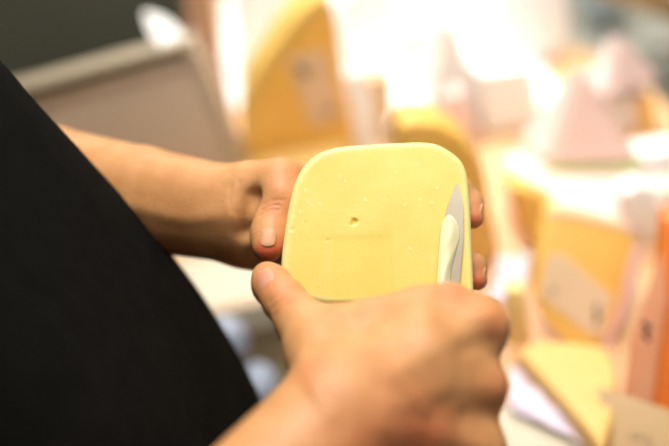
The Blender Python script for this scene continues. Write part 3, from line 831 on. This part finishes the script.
# ivory piece left of the wedge and plastic packets
iv = prism('cheese_stick', q([(509, 292), (526, 290), (532, 342), (508, 346)], None, Z0 + .0005), (0, .02, 0), M['pale'], None, .004)
tag(iv, 'short ivory cheese stick right of the knuckles', 'cheese')
def crumple(name, corners, m, seed, amp=.004, n=16, th=.001, z=None):
    R = np.random.default_rng(seed); ph = R.uniform(0, 6, 8)
    a, b_, c_, d_ = [np.asarray(p, float) for p in corners]; vs, fs = [], []
    nn = unit(np.cross(b_ - a, d_ - a)); nn = nn if nn[2] > 0 else -nn
    for lay in (0, 1):
        for i in range(n):
            for j in range(n):
                u, v = i / (n - 1), j / (n - 1)
                p = a * (1 - u) * (1 - v) + b_ * u * (1 - v) + c_ * u * v + d_ * (1 - u) * v
                k = math.sin(7 * u + ph[0] + 3 * math.sin(5 * v + ph[1])) * math.sin(6 * v + ph[2]) + .6 * abs(math.sin(9 * (u + v) + ph[3]))
                vs.append(p + nn * (amp * (1 + k) - th * lay))
    N = n * n
    for i in range(n - 1):
        for j in range(n - 1):
            q_ = (i * n + j, (i + 1) * n + j, (i + 1) * n + j + 1, i * n + j + 1)
            fs.append(q_); fs.append(tuple(N + k for k in reversed(q_)))
    rim = [i * n for i in range(n)] + [(n - 1) * n + j for j in range(1, n)] + [i * n + n - 1 for i in range(n - 2, -1, -1)] + [j for j in range(n - 2, 0, -1)]
    for p, q_ in zip(rim, rim[1:] + rim[:1]): fs.append((q_, p, N + p, N + q_))
    return mesh_obj(name, vs, fs, m)
f1 = crumple('film_packet', [G(499, 259, Z0 + .003), G(532, 255, Z0 + .003), G(519, 302, Z0 + .003), G(487, 304, Z0 + .003)], M['film'], 2, .002)
tag(f1, 'shiny lilac plastic packet right of the fingertips', 'plastic film', 'plastic film on the counter')
f2 = crumple('film_packet', [G(508, 372, Z0 + .004), G(534, 372, Z0 + .004), G(592, 452, Z0 + .004), G(510, 412, Z0 + .004)], M['film'], 5, .004)
tag(f2, 'shiny crinkled white plastic film at the bottom beside the knuckles', 'plastic film', 'plastic film on the counter')
cp = prism('paper_sheet', [(p[0], p[1], Z0 + .0003) for p in (G(495, 404, Z0), G(590, 440, Z0), G(590, 470, Z0), G(495, 470, Z0))], (0, 0, .0012), M['cream'])
tag(cp, 'cream paper sheet at the bottom edge under the crinkled film', 'paper')
ps = box('paper_strip', tuple(G(500, 406, Z0)[:2]) + (Z0 + .0018,), tuple((G(500, 406, Z0) + [.036, .014, 0])[:2]) + (Z0 + .003,), M['pinkfilm'], None, .0004)
tag(ps, 'thin pink strip on the cream paper by the knuckles', 'paper')
# orange wedge and its wrap, right edge
ow = empty('cheese_wedge', (.32, .72, Z0)); tag(ow, 'deep orange cheese wedge in wrap at the right edge', 'cheese')
no_ = unit([-.1, -.80, .58]); co_ = G(668, 430, Z0 + .0005)
prism('paste', qt([(664, 222), (700, 205), (720, 300), (720, 432), (668, 430), (650, 404), (654, 330), (660, 280)], co_, no_, Z0 + .0006), tuple(-no_ * .03 * [1, 1, 0]), M['orange'], ow, .006, 3)
prism('wrap_fold', qt([(650, 286), (662, 250), (668, 300), (660, 350), (652, 414), (622, 408), (632, 340)], co_ + no_ * .008, no_, Z0 + .0006), tuple(-no_ * .006), M['orangepink'], ow, .003)
scribble('ink_mark', [(642, 322), (650, 328), (644, 334), (649, 340)], 0, .0018, ow, M['dark'], on=(co_ + no_ * .0085, no_))
ob = prism('wrapped_cheese', q([(622, 196), (640, 186), (658, 192), (664, 240), (630, 242)], None, Z0 + .0005), (0, .03, 0), M['white'], None, .006)
tag(ob, 'small bright white wrapped piece behind the deep orange wedge', 'wrapped cheese')
# price card in front
nc_ = unit([-.12, -.62, .78]); cc_ = G(650, 464, Z0 + .0006)
pc = empty('price_card', G(640, 446, Z0)); tag(pc, 'tan price card with dark handwriting at the lower right corner', 'price card')
cd_ = prism('card', qt([(598, 386), (676, 412), (690, 466), (610, 462)], cc_, nc_, Z0 + .0006), tuple(-nc_ * .0016), M['card'], pc, .0005)
scribble('ink_mark', [(630, 434), (633, 441), (637, 433), (640, 442), (642, 435)], 0, .0007, cd_, on=(cc_ + nc_ * .0003, nc_))
scribble('ink_mark', [(645, 437), (650, 439), (647, 446), (653, 447)], 0, .0008, cd_, on=(cc_ + nc_ * .0003, nc_))
# low grey cabinet standing behind the counter end
cb_ = empty('grey_cabinet', (.85, 2.0, 0)); tag(cb_, 'low grey cabinet in the shade behind the pyramids', 'cabinet')
box('body', (.40, 1.82, .0005), (1.60, 2.30, .66), M['grey'], cb_, .01)
for k in (0, 1):
    dr = box('door', (.42 + k * .59, 1.80, .05), (.99 + k * .59, 1.8195, .63), M['grey'], cb_, .004)
    box('handle', (.93 + k * .12, 1.785, .42), (.95 + k * .12, 1.7995, .54), M['dark'], dr, .002)
gb = blob('cloth_bundle', (V(606, 12, 1.92)[0], 1.95, .735), (.055, .055, .075), M['greyblue'], 6, zmin=.6605)
tag(gb, 'grey blue cloth bundle on the low grey cabinet', 'cloth')
# rail over the far right corner
rl = prism('wooden_rail', q([(586, -10), (690, 28), (700, 8), (596, -46)], 1.22), (0, .04, 0), M['beam'], None, .003)
tag(rl, 'brown wooden rail crossing the upper right corner', 'rail')
rp = prism('support', [V(690, 24, 1.22), V(700, 8, 1.22), V(700, 8, 1.22) * [1, 1, 0], V(690, 24, 1.22) * [1, 1, 0]], (0, .03, 0), M['beam'], rl)
#END#
# ------------------------------------------------------------------ camera, light, film
cd = bpy.data.cameras.new('camera'); cam = bpy.data.objects.new('camera', cd); link(cam)
cd.sensor_width = 36; cd.lens = 50; cd.clip_start = .02
R3 = Matrix((CX, CY, -CF)).transposed()
cam.matrix_world = Matrix.Translation(Vector(EYE)) @ R3.to_4x4()
cd.dof.use_dof = True; cd.dof.focus_distance = .548; cd.dof.aperture_fstop = 1.9; cd.dof.aperture_blades = 0
S.camera = cam
def area(name, loc, to, size, sy, power, col, spread=math.pi):
    l = bpy.data.lights.new(name, 'AREA'); l.shape = 'RECTANGLE'; l.size = size; l.size_y = sy; l.energy = power; l.color = col; l.spread = spread
    o = bpy.data.objects.new(name, l); link(o); o.location = loc
    o.rotation_euler = (Vector(to) - Vector(loc)).to_track_quat('-Z', 'Y').to_euler()
    return o
area('ceiling_light', (.08, .52, 2.30), (.02, .46, 1.2), .45, .45, 18.5, (1, .94, .84))
l = bpy.data.lights.new('fill_spot', 'SPOT'); l.energy = 30; l.color = (1, .96, .89); l.spot_size = math.radians(44); l.spot_blend = 1; l.shadow_soft_size = .25  # unseen fill lamp, added to brighten the display fronts and the slab
o = link(bpy.data.objects.new('fill_spot', l)); o.location = (.45, -.10, 2.30)
o.rotation_euler = (Vector((.32, .74, .96)) - Vector(o.location)).to_track_quat('-Z', 'Y').to_euler()
area('back_fill', (.2, 2.35, 2.5), (.2, 2.4, 0), 1.6, .6, 34, (1, .96, .86))  # unseen fill added to lift the dark back wall and floor
area('case_light', (.25, 1.42, 1.95), (.24, 1.36, .95), 1.0, .5, 8, (1, .98, .95), math.radians(95))
w = bpy.data.worlds.new('world'); S.world = w; w.use_nodes = True
w.node_tree.nodes['Background'].inputs[0].default_value = (1, .9, .78, 1)
w.node_tree.nodes['Background'].inputs[1].default_value = .11
S.view_settings.view_transform = 'Standard'; S.view_settings.look = 'None'; S.view_settings.gamma = 1
S.view_settings.use_curve_mapping = False; S.view_settings.exposure = 0
